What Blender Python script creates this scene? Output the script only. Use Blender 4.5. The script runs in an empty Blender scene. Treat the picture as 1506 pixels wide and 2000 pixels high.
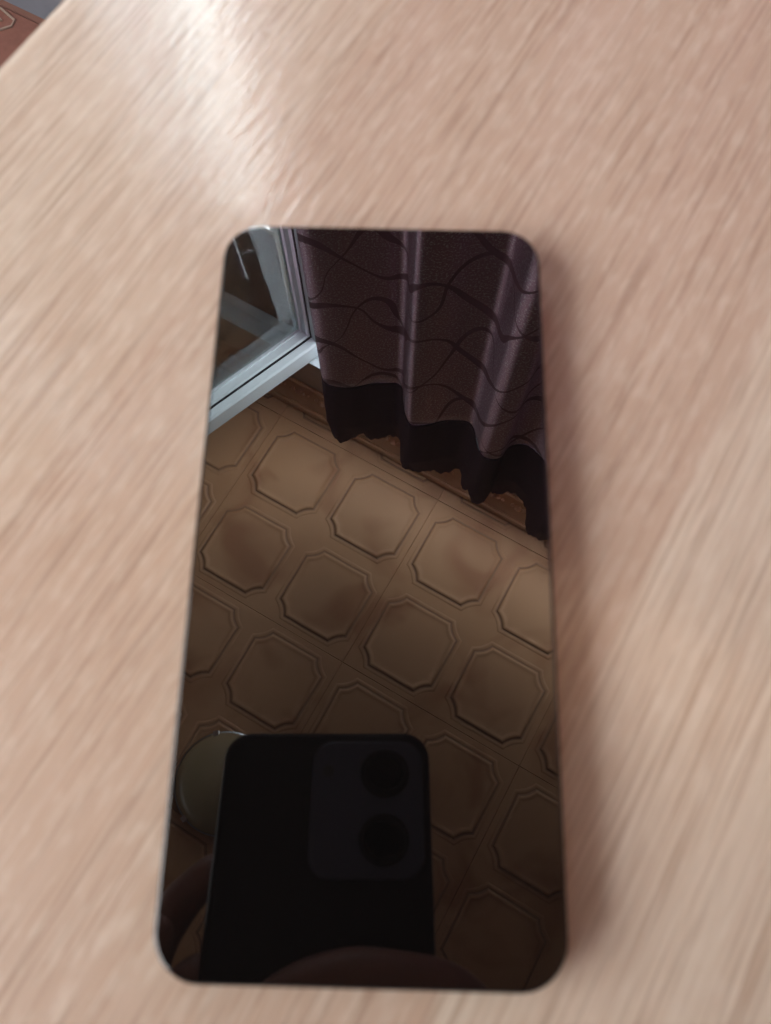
import bpy, bmesh, math, random
import numpy as np
from mathutils import Vector, Matrix

random.seed(4)
sc = bpy.context.scene
COL = sc.collection

# ------------------------------------------------------------------ camera
# World: table top is z = 0, the camera stands over (0, 0), +Y runs up the phone lying on the table.
TH = -0.4987589                       # the room (walls, ceiling tiles, table) is turned by this much against the phone
ZT = 0.0085                           # top of the phone's glass
CAM_H = 0.164                         # lens above the glass
RC = ((0.99970064, 0.0234319843, -0.00704078041),
      (0.0244591659, -0.949862804, 0.311708844),
      (0.00061618131, -0.311787743, -0.950151579))   # world <- camera (x right, y down, z forward)
cr = Vector((RC[0][0], RC[1][0], RC[2][0]))
cu = -Vector((RC[0][1], RC[1][1], RC[2][1]))
cf = Vector((RC[0][2], RC[1][2], RC[2][2]))
CAM = Vector((0, 0, ZT + CAM_H))
cam_d = bpy.data.cameras.new('camera')
cam_d.sensor_fit = 'VERTICAL'
cam_d.sensor_height = 36.0
cam_d.sensor_width = 36.0
cam_d.lens = 36.0 * 1542 / 2000
cam_d.clip_start = 0.0005
cam_d.clip_end = 100
cam_d.dof.use_dof = True
cam_d.dof.focus_distance = 1.75
cam_d.dof.aperture_fstop = 16.5
cam = bpy.data.objects.new('camera', cam_d)
COL.objects.link(cam)
cam.matrix_world = Matrix(((cr.x, cu.x, -cf.x, CAM.x), (cr.y, cu.y, -cf.y, CAM.y), (cr.z, cu.z, -cf.z, CAM.z), (0, 0, 0, 1)))
sc.camera = cam

# ------------------------------------------------------------------ world, lamps, exposure
world = bpy.data.worlds.new('World')
sc.world = world
world.use_nodes = True
bg = world.node_tree.nodes['Background']
bg.inputs['Color'].default_value = (1.0, 0.96, 0.93, 1)
bg.inputs['Strength'].default_value = 0.055

CT, ST = math.cos(TH), math.sin(TH)
def rm(a, b, z=0.0):
    """room coordinates (along the window wall, towards it, up) -> world"""
    return Vector((a * CT - b * ST, a * ST + b * CT, z))

def area(name, loc, target, sx, sy, power, color, spread=180):
    l = bpy.data.lights.new(name, 'AREA')
    l.shape = 'RECTANGLE'; l.size = sx; l.size_y = sy; l.energy = power; l.color = color; l.spread = math.radians(spread)
    o = bpy.data.objects.new(name, l)
    COL.objects.link(o)
    o.location = loc
    o.rotation_euler = (target - loc).to_track_quat('-Z', 'Y').to_euler()
    return o
# daylight standing in the window behind the curtain
area('window_daylight', rm(0.04, 0.96, 0.74), rm(0.04, 0.0, 0.74), 2.06, 1.70, 345, (0.92, 0.965, 1.0))
# added soft light from an assumed unseen window, behind the left shoulder
area('added_side_daylight', rm(-1.5, -1.45, 1.60), rm(0.0, 0.25, 0.0), 2.6, 2.2, 56, (0.985, 0.99, 0.99), 92)

sc.view_settings.view_transform = 'Standard'
sc.view_settings.look = 'None'
sc.view_settings.exposure = 0.0
sc.view_settings.gamma = 1.0
sc.view_settings.use_curve_mapping = False
sc.render.engine = 'CYCLES'
sc.cycles.use_denoising = True
sc.cycles.max_bounces = 12
sc.cycles.diffuse_bounces = 5
sc.cycles.glossy_bounces = 6
sc.cycles.transmission_bounces = 8
sc.cycles.transparent_max_bounces = 8
sc.cycles.caustics_reflective = True
sc.cycles.sample_clamp_indirect = 6.0

# ------------------------------------------------------------------ material helpers
class NT:
    def __init__(self, name):
        self.m = bpy.data.materials.new(name)
        self.m.use_nodes = True
        self.t = self.m.node_tree
        self.b = self.t.nodes['Principled BSDF']
    def n(self, kind, **kw):
        nd = self.t.nodes.new(kind)
        for k, v in kw.items():
            if k.startswith('_'):
                setattr(nd, k[1:], v)
            else:
                nd.inputs[k.replace('__', ' ')].default_value = v
        return nd
    def l(self, a, b):
        self.t.links.new(a, b)
    def val(self, x):
        return x
    def math(self, op, a, b=None, c=None, clamp=False):
        nd = self.t.nodes.new('ShaderNodeMath'); nd.operation = op; nd.use_clamp = clamp
        for i, v in enumerate((a, b, c)):
            if v is None: continue
            if isinstance(v, (int, float)): nd.inputs[i].default_value = v
            else: self.l(v, nd.inputs[i])
        return nd.outputs[0]
    def coord(self, which='Object', scale=(1, 1, 1), rot=(0, 0, 0), loc=(0, 0, 0)):
        tc = self.t.nodes.new('ShaderNodeTexCoord')
        mp = self.t.nodes.new('ShaderNodeMapping')
        mp.inputs['Scale'].default_value = scale
        mp.inputs['Rotation'].default_value = rot
        mp.inputs['Location'].default_value = loc
        self.l(tc.outputs[which], mp.inputs['Vector'])
        return mp.outputs['Vector']
    def noise(self, vec, scale, detail=2.0, rough=0.5, dist=0.0):
        nd = self.n('ShaderNodeTexNoise', Scale=scale, Detail=detail, Roughness=rough, Distortion=dist)
        self.l(vec, nd.inputs['Vector'])
        return nd.outputs['Fac']
    def ramp(self, fac, stops):
        nd = self.t.nodes.new('ShaderNodeValToRGB')
        e = nd.color_ramp.elements
        while len(e) < len(stops): e.new(0.5)
        for i, (p, c) in enumerate(stops):
            e[i].position = p
            e[i].color = (c, c, c, 1) if isinstance(c, (int, float)) else (*c, 1)
        self.l(fac, nd.inputs['Fac'])
        return nd.outputs['Color']
    def mix(self, fac, a, b, mode='MIX'):
        nd = self.t.nodes.new('ShaderNodeMix'); nd.data_type = 'RGBA'; nd.blend_type = mode
        if isinstance(fac, (int, float)): nd.inputs[0].default_value = fac
        else: self.l(fac, nd.inputs[0])
        for i, v in ((6, a), (7, b)):
            if isinstance(v, tuple): nd.inputs[i].default_value = (*v, 1)
            else: self.l(v, nd.inputs[i])
        return nd.outputs[2]
    def bump(self, h, strength, dist):
        nd = self.n('ShaderNodeBump', Strength=strength, Distance=dist)
        self.l(h, nd.inputs['Height'])
        self.l(nd.outputs['Normal'], self.b.inputs['Normal'])
    def set(self, **kw):
        for k, v in kw.items():
            s = self.b.inputs[k.replace('__', ' ')]
            if isinstance(v, tuple) and len(v) == 3: s.default_value = (*v, 1)
            elif isinstance(v, (int, float)): s.default_value = v
            else: self.l(v, s)
        return self

def plain(name, col, rough=0.5, var=0.12, scale=40.0, bump=0.0, **kw):
    m = NT(name)
    v = m.coord('Object')
    f = m.noise(v, scale, 4.0)
    lo = tuple(c * (1 - var) for c in col); hi = tuple(min(1.0, c * (1 + var)) for c in col)
    m.set(Base__Color=m.mix(f, lo, hi), Roughness=rough, **kw)
    if bump:
        m.bump(m.noise(v, scale * 6, 3.0), bump, 0.001)
    return m.m

# --- wood of the table: fine beech-like veneer, grain along local Y
def wood():
    m = NT('beech_veneer')
    v = m.coord('Object')
    warp = m.n('ShaderNodeTexNoise', Scale=5.0, Detail=2.0); m.l(v, warp.inputs['Vector'])
    vm = m.t.nodes.new('ShaderNodeVectorMath'); vm.operation = 'MULTIPLY_ADD'
    m.l(warp.outputs['Color'], vm.inputs[0]); vm.inputs[1].default_value = (0.0035, 0.0, 0.0); m.l(v, vm.inputs[2])
    def st(sx, sy, seed=0.0):
        mp = m.n('ShaderNodeMapping'); mp.inputs['Scale'].default_value = (sx, sy, 1); mp.inputs['Location'].default_value = (seed, seed * 1.7, 0)
        m.l(vm.outputs[0], mp.inputs['Vector']); return mp.outputs['Vector']
    fine = m.noise(st(1300, 30), 1.0, 3.0, 0.65)
    dash = m.noise(st(900, 24, 7.3), 1.0, 2.0, 0.6)
    band = m.noise(st(420, 9.0, 3.1), 1.0, 3.0, 0.6)
    wide = m.noise(st(24, 3.0, 11.0), 1.0, 2.0, 0.5)
    blot = m.noise(st(420, 120, 21.0), 1.0, 2.0, 0.5)
    base = m.mix(m.ramp(wide, [(0.36, 0.0), (0.62, 1.0)]), (0.585, 0.455, 0.355), (0.61, 0.495, 0.390))
    # two sheets of veneer meet along the grain: the one past the joint is paler
    sx = m.t.nodes.new('ShaderNodeSeparateXYZ'); m.l(vm.outputs[0], sx.inputs[0])
    mr = m.n('ShaderNodeMapRange', From__Min=0.0305, From__Max=0.0330); mr.clamp = True; m.l(sx.outputs[0], mr.inputs['Value'])
    ml = m.n('ShaderNodeMapRange', From__Min=-0.104, From__Max=-0.098); ml.clamp = True; m.l(sx.outputs[0], ml.inputs['Value'])
    base = m.mix(m.math('MULTIPLY', ml.outputs[0], 0.72), base, (0.525, 0.375, 0.290))
    base = m.mix(m.math('MULTIPLY', mr.outputs[0], 0.80), base, (0.68, 0.58, 0.475))
    base = m.mix(m.math('MULTIPLY', m.ramp(band, [(0.40, 0.0), (0.66, 1.0)]), 0.45), base, (0.50, 0.345, 0.25))
    base = m.mix(m.math('MULTIPLY', m.ramp(blot, [(0.48, 0.0), (0.70, 1.0)]), 0.36), base, (0.74, 0.64, 0.54))
    base = m.mix(m.math('MULTIPLY', m.ramp(dash, [(0.50, 0.0), (0.66, 1.0)]), 0.52), base, (0.32, 0.205, 0.14))
    base = m.mix(m.math('MULTIPLY', m.ramp(fine, [(0.55, 0.0), (0.70, 1.0)]), 0.30), base, (0.80, 0.70, 0.60))
    m.set(Base__Color=base, Roughness=m.math('MULTIPLY_ADD', fine, 0.14, 0.30), Specular__IOR__Level=0.5, Coat__Weight=1.0, Coat__Roughness=0.13)
    m.bump(m.math('ADD', fine, dash), 0.30, 0.0002)
    pore = m.noise(st(380, 95, 51.0), 1.0, 2.0)
    nb = m.n('ShaderNodeBump', Strength=0.35, Distance=0.0004); m.l(pore, nb.inputs['Height']); m.l(nb.outputs['Normal'], m.b.inputs['Coat Normal'])
    return m.m

def phone_glass():
    m = NT('black_screen_glass')
    v = m.coord('Object')
    sm = m.noise(v, 38.0, 4.0, 0.6, 1.2)
    m.set(Base__Color=(0.0035, 0.003, 0.003), Roughness=m.math('MULTIPLY_ADD', sm, 0.012, 0.0), IOR=1.86)
    return m.m

def curtain_mat(shiny=True):
    m = NT('plum_jacquard' if shiny else 'plum_header_cloth')
    uv = m.coord('UV')
    sep = m.t.nodes.new('ShaderNodeSeparateXYZ'); m.l(uv, sep.inputs[0])
    x, z = sep.outputs[0], sep.outputs[1]
    # woven waves: two families of curved bands, drawn along the cloth in metres
    def family(freq, ax, kx, px, thick, tilt):
        n1 = m.noise(uv, 5.5, 1.0)
        w = m.math('SINE', m.math('MULTIPLY_ADD', x, kx, px))
        w = m.math('MULTIPLY', w, ax)
        ph = m.math('ADD', m.math('MULTIPLY', z, freq), w)
        ph = m.math('ADD', ph, m.math('MULTIPLY', x, tilt))
        ph = m.math('ADD', ph, m.math('MULTIPLY', n1, 0.9))
        fr = m.math('FRACT', ph)
        d = m.math('ABSOLUTE', m.math('SUBTRACT', fr, 0.5))
        # the band swells and runs out along its length, like a leaf
        sw = m.math('MULTIPLY_ADD', m.math('SINE', m.math('MULTIPLY_ADD', x, kx * 1.3, px * 2)), thick * 0.6, thick)
        return m.math('LESS_THAN', d, sw)
    a = family(6.6, 0.40, 25.0, 0.4, 0.050, 0.5)
    b = family(4.4, -0.30, 25.0, 1.3, 0.022, 0.9)
    line = m.math('MAXIMUM', a, b)
    ground = m.math('SUBTRACT', 1.0, line)
    spark = m.noise(uv, 270.0, 2.0, 0.8)
    glit = m.ramp(spark, [(0.54, 0.0), (0.62, 1.0)])
    twill = m.n('ShaderNodeTexWave', Scale=150.0, Distortion=1.0, Detail=1.0); m.l(m.coord('UV', rot=(0, 0, 0.9)), twill.inputs['Vector'])
    tw = twill.outputs['Fac']
    if shiny:
        body = m.mix(ground, (0.20, 0.080, 0.115), (0.56, 0.335, 0.44))
        col = m.mix(m.math('MULTIPLY', glit, ground), body, (1.0, 0.94, 0.98))
        m.set(Base__Color=col, Metallic=m.math('MULTIPLY_ADD', ground, 0.85, 0.0),
              Roughness=m.math('SUBTRACT', m.math('MULTIPLY_ADD', ground, -0.21, 0.70), m.math('MULTIPLY', m.math('MULTIPLY', glit, ground), 0.08)),
              Sheen__Weight=0.2, Sheen__Roughness=0.4, Anisotropic=0.93, Anisotropic__Rotation=0.25)
        tg = m.t.nodes.new('ShaderNodeTangent'); tg.direction_type = 'UV_MAP'; tg.uv_map = 'UVMap'; m.l(tg.outputs[0], m.b.inputs['Tangent'])
        hh = m.math('ADD', m.math('MULTIPLY', spark, 1.0), m.math('MULTIPLY', tw, 0.25))
        hh = m.math('MULTIPLY', hh, ground)
        m.bump(hh, 0.5, 0.0012)
    else:
        col = m.mix(m.noise(uv, 60.0, 3.0), (0.060, 0.028, 0.046), (0.095, 0.048, 0.075))
        m.set(Base__Color=col, Roughness=0.85, Specular__IOR__Level=0.2)
        m.bump(m.math('ADD', spark, tw), 0.4, 0.001)
    return m.m

def ceiling_mat():
    m = NT('cream_foam_tile')
    tc = m.t.nodes.new('ShaderNodeTexCoord'); geo = m.t.nodes.new('ShaderNodeNewGeometry')
    f = m.noise(geo.outputs['Position'], 3.0, 3.0)
    g = m.noise(geo.outputs['Position'], 260.0, 2.0)
    oi = m.t.nodes.new('ShaderNodeObjectInfo')
    col = m.mix(f, (0.59, 0.315, 0.155), (0.68, 0.40, 0.215))
    col = m.mix(m.math('MULTIPLY', oi.outputs['Random'], 0.15), col, (0.52, 0.31, 0.19))
    # reddish brown blotches at random over the foam
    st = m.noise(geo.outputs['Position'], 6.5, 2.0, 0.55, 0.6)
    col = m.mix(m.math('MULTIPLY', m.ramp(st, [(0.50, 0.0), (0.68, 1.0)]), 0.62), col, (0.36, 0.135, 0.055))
    m.set(Base__Color=col, Roughness=0.55)
    m.bump(g, 0.12, 0.001)
    return m.m

def floor_mat():
    m = NT('brown_floor')
    v = m.coord('Object')
    f = m.noise(m.coord('Object', scale=(3, 14, 1)), 3.0, 4.0)
    m.set(Base__Color=m.mix(f, (0.16, 0.075, 0.052), (0.25, 0.125, 0.09)), Roughness=0.5)
    return m.m

M = {}
M['wood'] = wood()
M['glass'] = phone_glass()
M['frame'] = plain('black_phone_frame', (0.010, 0.010, 0.012), 0.55, 0.2, 300, IOR=1.3)
M['rim'] = plain('satin_glass_rim', (0.008, 0.008, 0.010), 0.33, 0.1, 300, IOR=1.4)
M['button'] = plain('black_button', (0.02, 0.02, 0.022), 0.3, 0.1, 300)
M['case'] = plain('black_phone_case', (0.004, 0.0036, 0.004), 0.5, 0.2, 200, bump=0.1, IOR=1.3)
M['island'] = plain('dark_blue_camera_plate', (0.055, 0.060, 0.095), 0.34, 0.1, 200, IOR=1.35)
M['ring'] = plain('black_lens_ring', (0.003, 0.003, 0.003), 0.4, 0.1, 200, IOR=1.2)
M['lens'] = plain('lens_glass', (0.001, 0.001, 0.0015), 0.06, 0.1, 200, IOR=1.22)
M['flash'] = plain('flash_cover', (0.05, 0.05, 0.05), 0.25, 0.1, 300)
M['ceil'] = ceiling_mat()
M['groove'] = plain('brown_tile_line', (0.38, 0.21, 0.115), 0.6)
M['slab'] = plain('ceiling_slab', (0.42, 0.28, 0.18), 0.8)
M['wall'] = plain('beige_wallpaper', (0.42, 0.32, 0.26), 0.75, 0.10, 24.0, bump=0.15)
M['white'] = plain('white_window_plastic', (0.78, 0.89, 0.93), 0.32, 0.03, 6.0)
M['gasket'] = plain('black_rubber', (0.012, 0.013, 0.016), 0.6)
M['spacer'] = plain('grey_spacer', (0.35, 0.36, 0.36), 0.4)
M['metal'] = plain('grey_metal', (0.55, 0.56, 0.58), 0.28, 0.05, 50, Metallic=1.0)
M['curtain'] = curtain_mat(True)
M['header'] = curtain_mat(False)
M['floor'] = floor_mat()
M['blind'] = plain('brown_blind_cloth', (0.20, 0.145, 0.115), 0.8, 0.12, 90)
M['skirt'] = plain('shaded_grey_blue', (0.20, 0.215, 0.25), 0.5)  # cool shade at the wall foot put into the skirting's colour
M['rug'] = plain('rug_brown', (0.20, 0.085, 0.062), 0.9, 0.25, 60, bump=0.3)
M['rugline'] = plain('rug_pale', (0.30, 0.22, 0.17), 0.9, 0.2, 90)
M['lampglass'] = plain('frosted_lamp_glass', (0.44, 0.35, 0.20), 0.34, 0.06, 14, Coat__Weight=0.6)
M['skin'] = plain('skin', (0.22, 0.10, 0.075), 0.5, 0.12, 60, bump=0.15)
M['nail'] = plain('nail', (0.45, 0.27, 0.22), 0.25)
M['sleeve'] = plain('navy_knit', (0.018, 0.020, 0.040), 0.9, 0.3, 220, bump=0.4)

def pane_mat():
    m = NT('window_pane')
    m.set(Base__Color=(0.88, 0.92, 0.91), Roughness=0.0, IOR=1.52, Transmission__Weight=1.0)
    return m.m
M['pane'] = pane_mat()

# ------------------------------------------------------------------ mesh helpers
def mesh_obj(name, verts, faces, mat, parent=None, loc=(0, 0, 0), smooth=None, rotz=0.0):
    me = bpy.data.meshes.new(name)
    me.from_pydata([tuple(v) for v in verts], [], faces)
    me.update()
    bm = bmesh.new(); bm.from_mesh(me); bmesh.ops.recalc_face_normals(bm, faces=bm.faces); bm.to_mesh(me); bm.free()
    if mat: me.materials.append(mat)
    if smooth is not None:
        me.shade_smooth()
        if smooth < 180: me.set_sharp_from_angle(angle=math.radians(smooth))
    o = bpy.data.objects.new(name, me)
    COL.objects.link(o)
    o.parent = parent
    o.location = loc
    o.rotation_euler = (0, 0, rotz)
    return o

def empty(name, loc=(0, 0, 0), rotz=0.0):
    o = bpy.data.objects.new(name, None)
    o.empty_display_size = 0.05
    COL.objects.link(o)
    o.location = loc; o.rotation_euler = (0, 0, rotz)
    return o

def tag(o, label=None, cat=None, group=None, kind=None):
    if label: o['label'] = label
    if cat: o['category'] = cat
    if group: o['group'] = group
    if kind: o['kind'] = kind
    return o

class MB:
    def __init__(self): self.v = []; self.f = []
    def add(self, vs, fs):
        k = len(self.v); self.v += [tuple(p) for p in vs]; self.f += [tuple(i + k for i in q) for q in fs]
    def box(self, x0, x1, y0, y1, z0, z1):
        self.add([(x, y, z) for z in (z0, z1) for y in (y0, y1) for x in (x0, x1)],
                 [(0, 1, 3, 2), (4, 6, 7, 5), (0, 4, 5, 1), (2, 3, 7, 6), (0, 2, 6, 4), (1, 5, 7, 3)])
    def tube(self, pts, rad, seg=12, cap=True):
        pts = [Vector(p) for p in pts]; rings = []
        for i, p in enumerate(pts):
            t = (pts[min(i + 1, len(pts) - 1)] - pts[max(i - 1, 0)]).normalized()
            up = Vector((0, 0, 1)) if abs(t.z) < 0.9 else Vector((1, 0, 0))
            a = t.cross(up).normalized(); b = a.cross(t)
            r = rad[i] if isinstance(rad, (list, tuple)) else rad
            rings.append([p + (a * math.cos(2 * math.pi * j / seg) + b * math.sin(2 * math.pi * j / seg)) * r for j in range(seg)])
        k = len(self.v)
        for r in rings: self.v += [tuple(q) for q in r]
        for i in range(len(rings) - 1):
            for j in range(seg):
                self.f.append((k + i * seg + j, k + i * seg + (j + 1) % seg, k + (i + 1) * seg + (j + 1) % seg, k + (i + 1) * seg + j))
        if cap:
            self.f.append(tuple(k + j for j in range(seg))); self.f.append(tuple(k + (len(rings) - 1) * seg + j for j in range(seg)))
    def loft(self, rings, cap0=True, cap1=True):
        k = len(self.v); n = len(rings[0])
        for r in rings: self.v += [tuple(q) for q in r]
        for i in range(len(rings) - 1):
            for j in range(n):
                self.f.append((k + i * n + j, k + i * n + (j + 1) % n, k + (i + 1) * n + (j + 1) % n, k + (i + 1) * n + j))
        if cap0: self.f.append(tuple(k + j for j in range(n)))
        if cap1: self.f.append(tuple(k + (len(rings) - 1) * n + j for j in range(n)))
    def lathe(self, prof, seg=32, c=(0, 0, 0), cap0=False, cap1=False):
        self.loft([[(c[0] + r * math.cos(2 * math.pi * j / seg), c[1] + r * math.sin(2 * math.pi * j / seg), c[2] + z) for j in range(seg)] for r, z in prof], cap0, cap1)
    def build(self, name, mat, parent=None, loc=(0, 0, 0), smooth=None, rotz=0.0):
        return mesh_obj(name, self.v, self.f, mat, parent, loc, smooth, rotz)

def rrect(w, l, r, inset, z, n=12, cx=0.0, cy=0.0):
    hx, hy = w / 2 - inset, l / 2 - inset; r = max(r - inset, 0.0002); out = []
    for sx, sy, a0 in ((1, 1, 0), (-1, 1, 90), (-1, -1, 180), (1, -1, 270)):
        for i in range(n + 1):
            a = math.radians(a0 + 90 * i / n)
            out.append((cx + sx * (hx - r) + r * math.cos(a), cy + sy * (hy - r) + r * math.sin(a), z))
    return out

# ------------------------------------------------------------------ the setting
CEIL = 1.848 + ZT
FLOOR = -0.805
WALL = 0.752
# floor
mb = MB(); mb.box(-3.2, 2.2, -2.0, WALL + 0.3, FLOOR - 0.05, FLOOR)
tag(mb.build('floor', M['floor'], rotz=TH), kind='structure')

# wall with the window opening (left of the curtain it is solid)
HEAD = 1.565; SILL = -0.12; OL, OR = -0.95, 1.10
mb = MB()
mb.box(-2.6, OL, WALL, WALL + 0.28, FLOOR, CEIL + 0.05)
mb.box(OR, 1.9, WALL, WALL + 0.28, FLOOR, CEIL + 0.05)
mb.box(OL, OR, WALL, WALL + 0.28, HEAD + 0.055, CEIL + 0.05)
mb.box(OL, OR, WALL, WALL + 0.28, FLOOR, SILL)
tag(mb.build('window_wall', M['wall'], rotz=TH), kind='structure')
mb = MB(); mb.box(-2.6, 1.9, WALL - 0.018, WALL - 0.0005, FLOOR + 0.0005, FLOOR + 0.16)
o = mb.build('skirting_board', M['skirt'], rotz=TH)
tag(o, 'skirting board in the grey blue of the shaded wall foot beyond the table', 'skirting')

# ceiling slab and its pressed foam tiles
PITCH = 0.25
A1, A2 = -2.3945 * PITCH, 2.19088 * PITCH      # centre of one panel
mb = MB(); mb.box(-2.2, 1.7, -1.75, WALL + 0.05, CEIL + 0.006, CEIL + 0.06)
ceiling = tag(mb.build('ceiling', M['slab'], rotz=TH), kind='structure')

def panel_outline(h, c, d, n=5):
    """square of half size h whose corners are scooped: a small step, then a shallow concave curve"""
    pts = []
    for q in range(4):
        a = q * math.pi / 2
        loc = [(h, h - c), (h - 0.17 * c, h - 0.92 * c)]
        for i in range(1, n):
            t = i / n
            px = (1 - t) * (h - 0.17 * c) + t * (h - 0.92 * c); py = (1 - t) * (h - 0.92 * c) + t * (h - 0.17 * c)
            s = math.sin(math.pi * t) * d
            loc.append((px - s * 0.7071, py - s * 0.7071))
        loc += [(h - 0.92 * c, h - 0.17 * c), (h - c, h)]
        for x, y in loc:
            pts.append((x * math.cos(a) - y * math.sin(a), x * math.sin(a) + y * math.cos(a)))
    return pts
def panel_mesh():
    mb = MB()
    prof = [(0.1110, 0.0), (0.1085, -0.0011), (0.1055, -0.0014), (0.1022, -0.0006), (0.1000, -0.0003), (0.0985, -0.0005), (0.0962, -0.0030), (0.0935, -0.0045), (0.0905, -0.0046), (0.0870, -0.0031), (0.0840, -0.0026), (0.0770, -0.0029), (0.060, -0.0034)]
    rings = []
    for h, z in prof:
        rings.append([(x, y, z) for x, y in panel_outline(h, 0.033 + (h - 0.0975) * 0.35, 0.0025)])
    mb.loft(rings, True, True)
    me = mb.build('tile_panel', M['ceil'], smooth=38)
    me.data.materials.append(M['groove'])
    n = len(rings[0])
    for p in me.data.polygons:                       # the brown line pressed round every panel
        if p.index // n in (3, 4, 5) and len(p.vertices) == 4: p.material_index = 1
    return me
tile_proto = None; panel_proto = None
TS = 2 * PITCH
def tile_mesh():
    g = 0.0004; h = TS / 2 - g; b = 0.0008
    mb = MB(); mb.loft([[(-h, -h, 0.0055), (h, -h, 0.0055), (h, h, 0.0055), (-h, h, 0.0055)],
                        [(-h, -h, b), (h, -h, b), (h, h, b), (-h, h, b)],
                        [(-h + b, -h + b, 0), (h - b, -h + b, 0), (h - b, h - b, 0), (-h + b, h - b, 0)]])
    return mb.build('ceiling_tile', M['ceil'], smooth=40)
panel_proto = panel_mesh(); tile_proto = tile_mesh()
first = True
rt = random.Random(9)
for i in range(-3, 4):
    for j in range(-1, 5):
        cx = A1 + PITCH / 2 + i * TS; cy = A2 - PITCH / 2 - j * TS
        if cy - TS / 2 > WALL or cx < -2.0 or cx > 1.5 or cy < -1.6: continue
        t = tile_proto if first else tile_proto.copy()
        if not first: COL.objects.link(t)
        t.parent = ceiling
        t.location = (cx + rt.uniform(-.0004, .0004), cy + rt.uniform(-.0004, .0004), CEIL + rt.uniform(0, 0.0004))
        t.rotation_euler = (rt.uniform(-.0012, .0012), rt.uniform(-.0012, .0012), rt.choice((0, 1, 2, 3)) * math.pi / 2)
        for dx in (-.5, .5):
            for dy in (-.5, .5):
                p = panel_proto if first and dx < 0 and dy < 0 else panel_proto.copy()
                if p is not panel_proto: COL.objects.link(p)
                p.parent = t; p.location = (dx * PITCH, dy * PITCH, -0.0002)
        first = False

# cornice moulding along the window wall
def sweep_profile(prof, x0, x1):
    mb = MB(); mb.loft([[(x, y, z) for y, z in prof] for x in (x0, x1)]); return mb
W = WALL - 0.0006; C0 = CEIL - 0.0095
prof = [(W, C0), (W, C0 - 0.088), (W - 0.006, C0 - 0.090), (W - 0.010, C0 - 0.086), (W - 0.010, C0 - 0.080), (W - 0.006, C0 - 0.076), (W - 0.005, C0 - 0.070),
        (W - 0.008, C0 - 0.050), (W - 0.016, C0 - 0.030), (W - 0.026, C0 - 0.016), (W - 0.030, C0 - 0.012), (W - 0.034, C0 - 0.015), (W - 0.039, C0 - 0.014), (W - 0.042, C0 - 0.008), (W - 0.042, C0)]
cor = empty('cornice', rm(0, 0, 0), TH)
tag(cor, 'cream moulded cornice strip where the tiled ceiling meets the window wall', 'cornice')
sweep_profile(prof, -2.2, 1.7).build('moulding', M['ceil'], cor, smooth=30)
mb = MB()
k = 0; x = -1.6
while x < 1.2:                                   # pressed ornament between the two ridges
    for dx, dz, r in ((0, 0, .011), (.016, .006, .006), (.016, -.008, .006), (-.016, .006, .006), (-.016, -.008, .006), (.030, .0, .0045)):
        mb.lathe([(0.0005, -0.5 * r), (0.6 * r, -0.38 * r), (r, 0), (0.6 * r, 0.38 * r), (0.0005, 0.5 * r)], 8, (x + dx, W - 0.0125 + 0.35 * (dz), C0 - 0.047 + dz))
    x += 0.075
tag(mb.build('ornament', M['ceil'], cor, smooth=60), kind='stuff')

# ------------------------------------------------------------------ window: fixed frame and the sash swung open
win = empty('window', rm(OL, WALL, SILL), TH)
tag(win, 'white plastic window with its sash swung into the room, beside the plum curtain', 'window')
FW = 0.055; WID = OR - OL; TOP = HEAD + FW - SILL
y0, y1 = 0.085, 0.150                                  # the fixed frame stands back in the wall
mb = MB()
mb.box(0.006, 0.066, y0, y1, 0.006, TOP - 0.006)
mb.box(WID - 0.066, WID - 0.006, y0, y1, 0.006, TOP - 0.006)
mb.box(0.066, WID - 0.066, y0, y1, TOP - 0.066, TOP - 0.006)
mb.box(0.066, WID - 0.066, y0, y1, 0.006, 0.066)
mb.build('frame', M['white'], win)
for mx in (0.175, 0.97):
    mb = MB(); mb.box(mx, mx + 0.07, y0 + 0.004, y1 - 0.004, 0.066, TOP - 0.066); mb.build('mullion', M['white'], win)
# white plastic lining of the opening
mb = MB(); mb.box(0.0, WID, -0.003, y0, TOP - 0.006, TOP - 0.0005); mb.build('head_lining', M['white'], win)
for a, b in ((0.0005, 0.006), (WID - 0.006, WID - 0.0005)):
    mb = MB(); mb.box(a, b, -0.003, y0, 0.0, TOP - 0.006); mb.build('side_lining', M['white'], win)
mb = MB(); mb.box(-0.02, WID + 0.02, -0.022, y0, 0.0005, 0.022); mb.build('sill_board', M['white'], win)

blind = empty('roller_blind', rm(OL + 0.09, WALL + 0.05, SILL + TOP), TH)
tag(blind, 'brown roller blind half lowered over the window strip behind the open sash', 'blind')
mb = MB(); mb.box(-0.082, 0.130, -0.001, 0.001, -0.39, -0.030); mb.build('cloth', M['blind'], blind)
mb = MB(); mb.tube([(-0.083, 0, -0.026), (0.131, 0, -0.026)], 0.017, 14); mb.build('roller', M['white'], blind, smooth=50)
mb = MB(); mb.box(-0.082, 0.130, -0.004, 0.004, -0.400, -0.388); mb.build('bottom_bar', M['blind'], blind)

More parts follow.
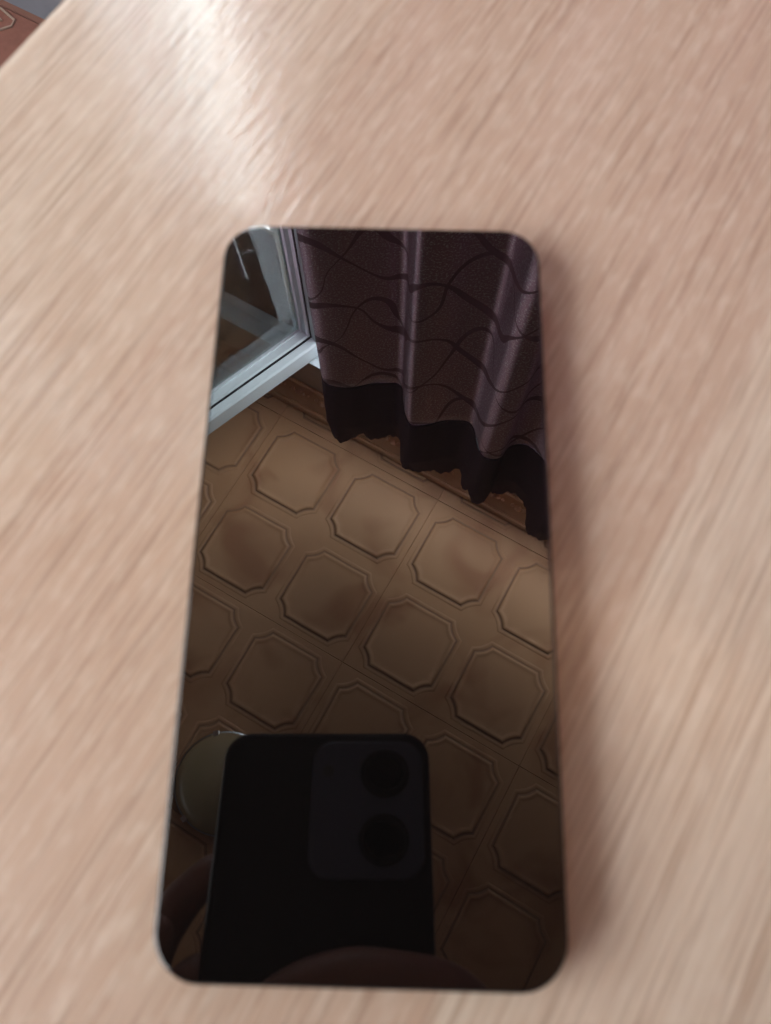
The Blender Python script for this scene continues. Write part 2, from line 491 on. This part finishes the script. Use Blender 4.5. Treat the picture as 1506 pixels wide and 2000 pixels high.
# sash: mitred profile. local u along the sash from the hinge, v up, n towards the camera side
SW, SH = 0.68, 1.44
sash = empty('sash_pivot'); bpy.data.objects.remove(sash)
def sash_frame():
    # (inset from the outer edge, height towards the viewer)
    prof = [(0.0, -0.062), (0.0, -0.006), (0.003, 0.0), (0.055, 0.0), (0.060, -0.004), (0.0615, -0.021)]
    prof2 = [(0.0615, -0.026), (0.066, -0.026), (0.0700, -0.029), (0.0715, -0.046), (0.0765, -0.047), (0.0765, -0.062)]
    def ring(d, n): return [(d, n, d), (SW - d, n, d), (SW - d, n, SH - d), (d, n, SH - d)]
    mb = MB()
    mb.loft([ring(d, n) for d, n in prof], False, False)
    g = MB(); g.loft([ring(0.0615, -0.021), ring(0.0635, -0.0215), ring(0.0635, -0.0258), ring(0.0615, -0.026)], False, False)
    m2 = MB(); m2.loft([ring(d, n) for d, n in prof2], False, False)
    mb.v += []
    k = len(mb.v); mb.v += m2.v; mb.f += [tuple(i + k for i in q) for q in m2.f]
    # close the back
    b = MB(); b.loft([ring(0.0, -0.062), ring(0.0765, -0.062)], False, False)
    k = len(mb.v); mb.v += b.v; mb.f += [tuple(i + k for i in q) for q in b.f]
    return mb, g
mbs, gk = sash_frame()
SASH_ANG = math.radians(-110.5)     # swung from along the wall into the room
hinge = Vector((0.332, 0.082, TOP - 0.010 - SH))
sash = mbs.build('sash', M['white'], win, loc=hinge, rotz=SASH_ANG)
gk.build('gasket', M['gasket'], sash)
mb = MB(); mb.box(0.070, SW - 0.070, -0.058, -0.053, 0.070, SH - 0.070)
mb.build('pane', M['pane'], sash)
mb = MB()
mb.box(SW - 0.045, SW - 0.02, -0.078, -0.062, SH * 0.38 - 0.03, SH * 0.38 + 0.03); mb.box(SW - 0.042, SW - 0.024, -0.10, -0.078, SH * 0.38 - 0.10, SH * 0.38 + 0.01)
mb.build('handle', M['white'], sash)

# ------------------------------------------------------------------ curtain
ZB = 1.316 + ZT        # where the header band begins
ZTOP = 1.588 + ZT
# (along the wall, distance) of the folds, ridge and valley
nodes = [(-0.512, 0.622), (-0.500, 0.606), (-0.475, 0.605), (-0.440, 0.622), (-0.405, 0.652), (-0.378, 0.668), (-0.362, 0.677), (-0.346, 0.672), (-0.330, 0.648), (-0.310, 0.622),
         (-0.290, 0.610), (-0.262, 0.626), (-0.236, 0.652), (-0.212, 0.667), (-0.192, 0.674), (-0.178, 0.668), (-0.160, 0.648), (-0.142, 0.628), (-0.122, 0.622), (-0.100, 0.636), (-0.094, 0.668),
         (-0.070, 0.686), (-0.040, 0.684), (-0.005, 0.664), (0.020, 0.632), (0.045, 0.612), (0.075, 0.622), (0.105, 0.662), (0.135, 0.684), (0.165, 0.672), (0.19, 0.630), (0.22, 0.612)]
x = 0.25
while x < 1.15:
    nodes += [(x, 0.640), (x + .03, 0.678), (x + .06, 0.682), (x + .09, 0.645), (x + .12, 0.612)]
    x += 0.15
def catmull(P, per):
    out = []
    for i in range(len(P) - 1):
        p0, p1, p2, p3 = (Vector(P[max(i - 1, 0)]), Vector(P[i]), Vector(P[i + 1]), Vector(P[min(i + 2, len(P) - 1)]))
        for k in range(per):
            t = k / per
            out.append(0.5 * ((2 * p1) + (-p0 + p2) * t + (2 * p0 - 5 * p1 + 4 * p2 - p3) * t * t + (-p0 + 3 * p1 - 3 * p2 + p3) * t ** 3))
    out.append(Vector(P[-1])); return out
base = catmull(nodes, 10)
arc = [0.0]
for i in range(1, len(base)): arc.append(arc[-1] + (base[i] - base[i - 1]).length)
mid = sum(b.y for b in base) / len(base)
def cloth(name, zs, mat, parent, header=False):
    rows = []
    for z in zs:
        row = []
        t = max(0.0, (ZB - z) / 1.4)                     # folds open out towards the hem
        for i, p in enumerate(base):
            s = arc[i]
            a = p.x + 0.010 * t * math.sin(9 * p.x + 1.0)
            b = p.y + (p.y - mid) * 0.30 * t + 0.004 * t * math.sin(23 * s + 3 * z)
            b += 0.0016 * math.sin(41 * s + 6.0 * z) * (1 if not header else 0.4)
            zz = z
            if header:
                h = (z - ZB) / (ZTOP - ZB)
                r = max(0.0, (h - 0.72) / 0.28)
                b += r * 0.006 * math.sin(70 * s + 2.0 * math.sin(13 * s)) - 0.003 * math.exp(-((h - 0.70) / 0.05) ** 2)
                zz += r * (0.013 * math.sin(38 * s + 1.5 * math.sin(9 * s)) + 0.0045 * math.sin(233 * s + 2 * math.sin(31 * s)) + 0.008 * math.sin(101 * s + 1) + 0.003 * math.sin(411 * s))
                b += 0.004 * math.sin(math.pi * min(1, h)) * -1
            else:
                d = max(0.0, 1 - (ZB - z) / 0.03)
                b += 0.002 * d
            row.append((a, b, zz))
        rows.append(row)
    n = len(base); V = [v for r in rows for v in r]; F = []
    for i in range(len(rows) - 1):
        for j in range(n - 1):
            F.append((i * n + j, i * n + j + 1, (i + 1) * n + j + 1, (i + 1) * n + j))
    o = mesh_obj(name, V, F, mat, parent, smooth=180)
    me = o.data
    uvl = me.uv_layers.new(name='UVMap')
    for lp in me.loops:
        vi = lp.vertex_index
        uvl.data[lp.index].uv = (arc[vi % n], V[vi][2])
    md = o.modifiers.new('thick', 'SOLIDIFY'); md.thickness = 0.0012; md.offset = 0.0
    return o
cur = empty('curtain', rm(0, 0, 0), TH)
tag(cur, 'shiny plum jacquard curtain with woven waves and a dark ruffled header', 'curtain')
zs = [ZB + 0.004 - 1.80 * (k / 60) for k in range(61)]
cloth('curtain_panel', zs, M['curtain'], cur)
zs = [ZB + (ZTOP - ZB) * k / 26 for k in range(27)]
cloth('ruffled_header', zs, M['header'], cur, True)

rod = empty('curtain_rod', rm(0, 0, 0), TH)
tag(rod, 'thin grey metal curtain rod running behind the ruffled curtain header', 'curtain rod')
mb = MB(); zr = 1.532 + ZT; mb.tube([(-0.50, 0.700, zr), (1.15, 0.700, zr)], 0.007, 12); mb.build('pole', M['metal'], rod, smooth=50)
mb = MB(); mb.lathe([(0.0005, -0.014), (0.008, -0.012), (0.0095, 0), (0.008, 0.012), (0.0005, 0.014)], 16, (-0.508, 0.700, zr)); mb.build('end_cap', M['metal'], rod, smooth=60)
for bx in (-0.44, 0.3, 1.0):
    mb = MB(); mb.tube([(bx, WALL - 0.001, zr), (bx, 0.708, zr)], 0.005, 8); mb.tube([(bx, WALL - 0.001, zr), (bx, WALL - 0.006, zr)], 0.016, 12); mb.build('bracket', M['metal'], rod, smooth=50)

# ------------------------------------------------------------------ ceiling lamp
lx, ly = -0.318, -0.215
lamp = empty('ceiling_lamp', rm(lx, ly, CEIL), TH)
tag(lamp, 'round frosted glass ceiling lamp with small metal clips under the tiles', 'ceiling lamp')
R_ = 0.114
mb = MB(); mb.lathe([(0.0005, -0.0065), (0.118, -0.0065), (0.120, -0.010), (0.120, -0.022), (0.112, -0.026), (0.0005, -0.026)], 48); mb.build('base_plate', M['metal'], lamp, smooth=40)
mb = MB()
pr = [(R_, -0.020), (R_ + 0.002, -0.026)] + [(R_ * math.cos(a), -0.028 - 0.062 * math.sin(a)) for a in [math.radians(d) for d in range(4, 90, 6)]] + [(0.0005, -0.0905)]
mb.lathe(pr, 64); mb.build('glass_bowl', M['lampglass'], lamp, smooth=60)
for q in (0.2, 2.3, 4.4):
    mb = MB(); mb.box(R_ - 0.012, R_ + 0.008, -0.006, 0.006, -0.044, -0.016)
    mb.build('clip', M['metal'], lamp, rotz=q)

# ------------------------------------------------------------------ table
tab = empty('table', rm(0, 0, FLOOR), TH)
tag(tab, 'light beech veneer table under the black phone', 'table')
TX0, TX1, TY0, TY1 = -0.1895, 0.52, -0.46, 0.58
mb = MB()
cxm, cym = (TX0 + TX1) / 2, (TY0 + TY1) / 2
rings = [rrect(TX1 - TX0, TY1 - TY0, 0.006, i, z, 5, cxm, cym) for i, z in ((0.0015, -0.026), (0.0, -0.0245), (0.0, -0.0022), (0.0006, -0.0007), (0.0022, 0.0), (0.006, 0.0))]
mb.loft([[(x, y, z - FLOOR) for x, y, z in r] for r in rings]); mb.build('table_top', M['wood'], tab, smooth=50)
for px, py in ((TX0 + .06, TY0 + .06), (TX1 - .06, TY0 + .06), (TX0 + .06, TY1 - .06), (TX1 - .06, TY1 - .06)):
    mb = MB(); h = -FLOOR - 0.0262
    mb.loft([rrect(0.04, 0.04, 0.004, 0, 0.0, 3, px, py), rrect(0.05, 0.05, 0.004, 0, h, 3, px, py)]); mb.build('leg', M['wood'], tab, smooth=40)
for x0, x1, ya, yb in ((TX0 + .09, TX1 - .09, TY0 + .05, TY0 + .07), (TX0 + .09, TX1 - .09, TY1 - .07, TY1 - .05), (TX0 + .05, TX0 + .07, TY0 + .09, TY1 - .09), (TX1 - .07, TX1 - .05, TY0 + .09, TY1 - .09)):
    mb = MB(); mb.box(x0, x1, ya, yb, -FLOOR - 0.11, -FLOOR - 0.0263); mb.build('apron', M['wood'], tab)

# ------------------------------------------------------------------ the phone on the table
PW, PL, PR = 0.0776, 0.1664, 0.0093
ph = empty('smartphone', (-0.00385, 0.0450, 0))
tag(ph, 'black smartphone lying face up on the table, its dark screen mirroring the ceiling', 'phone')
mb = MB()
mb.loft([rrect(PW, PL, PR, i, z, 16) for i, z in ((0.0022, 0.0003), (0.0010, 0.0006), (0.0003, 0.0013), (0.0, 0.0024), (0.0, 0.0074), (0.00015, 0.0078), (0.0005, 0.0081), (0.0009, 0.0081))])
mb.build('frame', M['frame'], ph, smooth=60)
mb = MB()
mb.loft([rrect(PW, PL, PR, i, z, 16) for i, z in ((0.0006, 0.0076), (0.0004, 0.0081), (0.0004, 0.0083), (0.00055, ZT), (0.0008, ZT))])
scr = mb.build('screen', M['glass'], ph, smooth=60)
scr.data.materials.append(M['rim'])
for p in scr.data.polygons:                          # satin edge of the glass
    if p.center.z < ZT - 0.00005: p.material_index = 1
for yy, ln in ((0.022, 0.010), (0.044, 0.021)):
    mb = MB()
    mb.loft([[(0.0386, yy - ln / 2, 0.0034), (0.0386, yy + ln / 2, 0.0034), (0.0386, yy + ln / 2, 0.0052), (0.0386, yy - ln / 2, 0.0052)],
             [(0.0390, yy - ln / 2 + .0006, 0.0037), (0.0390, yy + ln / 2 - .0006, 0.0037), (0.0390, yy + ln / 2 - .0006, 0.0049), (0.0390, yy - ln / 2 + .0006, 0.0049)]])
    mb.build('side_button', M['button'], ph, smooth=40)

# ------------------------------------------------------------------ the phone that takes the picture (its lens is the camera)
# local x = camera right, y = camera up, z = away from the table; the back faces the table
hp = empty('held_smartphone')
hp.matrix_world = cam.matrix_world.copy()
tag(hp, 'black cased smartphone held over the table, its camera plate seen mirrored in the screen', 'phone')
HW, HL = 0.0835, 0.170
hx, hy = -0.0238, 0.018 - HL / 2
mb = MB()
mb.loft([rrect(HW, HL, 0.0105, i, z, 12, hx, hy) for i, z in ((0.0030, 0.0050), (0.0012, 0.0054), (0.0003, 0.0064), (0.0, 0.0080), (0.0, 0.0120), (0.0006, 0.0136), (0.0016, 0.0140), (0.003, 0.0140))])
mb.build('case', M['case'], hp, smooth=50)
mb = MB(); ix, iy = -0.0070, -0.0128
isl_r = [rrect(0.0440, 0.0520, 0.0085, i, z, 10, ix, iy) for i, z in ((0.0, 0.0056), (0.0, 0.0036), (0.0004, 0.0032), (0.0012, 0.0031), (0.0025, 0.0031))]
mb.loft(isl_r); isl = mb.build('camera_plate', M['island'], hp, smooth=45)
for lx_, ly_ in ((0.0, 0.0), (-0.0004, -0.0252)):
    mb = MB(); mb.lathe([(0.0095, 0.0033), (0.0095, 0.0022), (0.0090, 0.0018), (0.0072, 0.0018), (0.0066, 0.0022), (0.0066, 0.0028)], 40, (lx_, ly_, 0)); r = mb.build('lens_ring', M['ring'], isl, smooth=40)
    mb = MB(); mb.lathe([(0.0067, 0.0026), (0.0040, 0.0025), (0.0004, 0.00245)], 40, (lx_, ly_, 0), False, True); mb.build('lens', M['lens'], isl, smooth=60)
mb = MB(); mb.lathe([(0.0022, 0.0032), (0.0022, 0.0029), (0.0004, 0.0028)], 20, (-0.0225, 0.001, 0), False, True); mb.build('flash', M['flash'], isl, smooth=40)

# ------------------------------------------------------------------ the hand that holds it
def skin_obj(name, chains, mat, parent=None, sub=2, matrix=None):
    """chains: lists of (point, radius); the first point of a later chain may be an index into the vertex list"""
    V = []; E = []; Rr = []
    for ch in chains:
        prev = None
        for it in ch:
            if isinstance(it, int): prev = it; continue
            p, r = it
            V.append(p); Rr.append(r); k = len(V) - 1
            if prev is not None: E.append((prev, k))
            prev = k
    me = bpy.data.meshes.new(name); me.from_pydata(V, E, []); me.update()
    o = bpy.data.objects.new(name, me); COL.objects.link(o)
    sk = o.modifiers.new('skin', 'SKIN'); sk.use_smooth_shade = True
    lay = me.skin_vertices[0] if len(me.skin_vertices) else None
    if lay is None:
        bpy.context.view_layer.objects.active = o
        bpy.ops.object.modifier_remove(modifier='skin'); o.modifiers.new('skin', 'SKIN'); lay = me.skin_vertices[0]
    for i, r in enumerate(Rr):
        lay.data[i].radius = (r, r)
        lay.data[i].use_root = (i == 0)
    sb = o.modifiers.new('sub', 'SUBSURF'); sb.levels = sub; sb.render_levels = sub
    if mat: me.materials.append(mat)
    o.parent = parent
    return o
mm = 0.001
def P(x, y, z): return (x * mm, y * mm, z * mm)
per = empty('person'); per.matrix_world = cam.matrix_world.copy()
tag(per, 'person in dark navy sleeves whose hands hold a phone flat over the table', 'person')
# right hand: wrist -> palm beside the phone's right edge, four fingers round its back, thumb on the screen side
right = [
    [(P(78, -190, 52), 23 * mm), (P(66, -164, 46), 22 * mm), (P(56, -138, 38), 21 * mm), (P(46, -112, 28), 17 * mm), (P(40, -92, 18), 12 * mm)],
    [4, (P(31, -80, 6), 9.4 * mm), (P(22, -73, -3), 9 * mm), (P(6, -71, -4.5), 8.6 * mm), (P(-11, -69, -4.5), 8.5 * mm), (P(-27, -72, -4), 7.8 * mm), (P(-41, -79, -3.2), 6.6 * mm), (P(-47, -84, -2.5), 5.2 * mm)],
    [3, (P(35, -101, 8), 9.8 * mm), (P(24, -95, -3.5), 9.2 * mm), (P(4, -88, -5), 8.8 * mm), (P(-14, -86, -5), 8.6 * mm), (P(-30, -92, -4), 7.8 * mm), (P(-42, -101, -3), 6.2 * mm)],
    [3, (P(38, -120, 10), 9.6 * mm), (P(26, -115, -2), 9.0 * mm), (P(6, -109, -4.5), 8.6 * mm), (P(-12, -107, -4.5), 8.4 * mm), (P(-27, -113, -3.5), 7.4 * mm), (P(-37, -120, -3), 6 * mm)],
    [2, (P(42, -140, 14), 8.6 * mm), (P(30, -135, 0), 8 * mm), (P(12, -130, -3.5), 7.6 * mm), (P(-4, -129, -3.5), 7.2 * mm), (P(-18, -134, -3), 6 * mm)],
    [2, (P(46, -114, 46), 12.5 * mm), (P(34, -92, 38), 10.4 * mm), (P(20, -74, 30), 9.4 * mm), (P(8, -60, 25), 8.6 * mm), (P(1, -52, 23), 6.8 * mm)],
]
hand = skin_obj('hand', right, M['skin'], per)
# left hand: steadies the phone's left edge from the screen side, forefinger on the glass
left = [
    [(P(-132, -150, 66), 22 * mm), (P(-116, -128, 58), 21 * mm), (P(-102, -106, 50), 19 * mm), (P(-93, -88, 43), 15 * mm)],
    [3, (P(-85, -70, 38), 10 * mm), (P(-80, -50, 32), 9.2 * mm), (P(-70, -36, 27), 8.6 * mm), (P(-60, -28, 23), 7.4 * mm), (P(-55, -24, 21.5), 5.8 * mm)],
    [3, (P(-84, -86, 36), 10 * mm), (P(-76, -80, 30), 9.6 * mm), (P(-68, -68, 26), 8.8 * mm), (P(-60, -62, 24), 7.4 * mm), (P(-55, -60, 23), 6 * mm)],
    [3, (P(-92, -100, 30), 10 * mm), (P(-80, -100, 24), 9.6 * mm), (P(-70, -92, 24), 8.6 * mm), (P(-60, -88, 24), 7 * mm)],
    [2, (P(-98, -118, 30), 9.5 * mm), (P(-84, -120, 26), 8.6 * mm), (P(-72, -114, 24), 7.6 * mm), (P(-64, -110, 23), 6.2 * mm)],
    [2, (P(-96, -92, 26), 11 * mm), (P(-84, -72, 14), 9.8 * mm), (P(-75.5, -56, 10), 8.6 * mm), (P(-73.5, -44, 9.5), 7.0 * mm)],
]
left = [[it if isinstance(it, int) else ((it[0][0] - 0.009, it[0][1] - 0.004, it[0][2] + 0.002), it[1]) for it in ch] for ch in left]
skin_obj('hand', left, M['skin'], per)
skin_obj('sleeve', [[(P(70, -172, 50), 27 * mm), (P(92, -216, 62), 33 * mm), (P(130, -290, 84), 40 * mm), (P(170, -360, 110), 46 * mm)]], M['sleeve'], per)
skin_obj('sleeve', [[(P(-104, -66, 92), 20 * mm), (P(-118, -104, 80), 30 * mm), (P(-150, -180, 80), 34 * mm), (P(-195, -260, 96), 42 * mm), (P(-235, -335, 115), 48 * mm)]], M['sleeve'], per)

# ------------------------------------------------------------------ floor rug seen past the table's edge
rug = empty('floor_rug', rm(-0.85, 0.36, FLOOR), TH)
tag(rug, 'reddish brown rug with a pale ornament outline on the floor beyond the table edge', 'rug')
mb = MB(); mb.loft([rrect(1.2, 0.72, 0.01, 0.003, 0.0006), rrect(1.2, 0.72, 0.01, 0.0, 0.003), rrect(1.2, 0.72, 0.01, 0.004, 0.007)]); mb.build('pile', M['rug'], rug, smooth=40)

def rl(pts):
    ro = MB(); ro.tube([(a + 0.85, b - 0.36, 0.0078) for a, b in pts], 0.0024, 6); ro.build('ornament', M['rugline'], rug, smooth=60)
rl([(-1.23, 0.640), (-1.11, 0.672), (-1.096, 0.690), (-1.100, 0.703), (-1.135, 0.712), (-1.17, 0.700), (-1.235, 0.665), (-1.23, 0.640)])
rl([(-1.20, 0.655), (-1.165, 0.672), (-1.130, 0.680), (-1.118, 0.692), (-1.14, 0.699), (-1.175, 0.688), (-1.20, 0.655)])
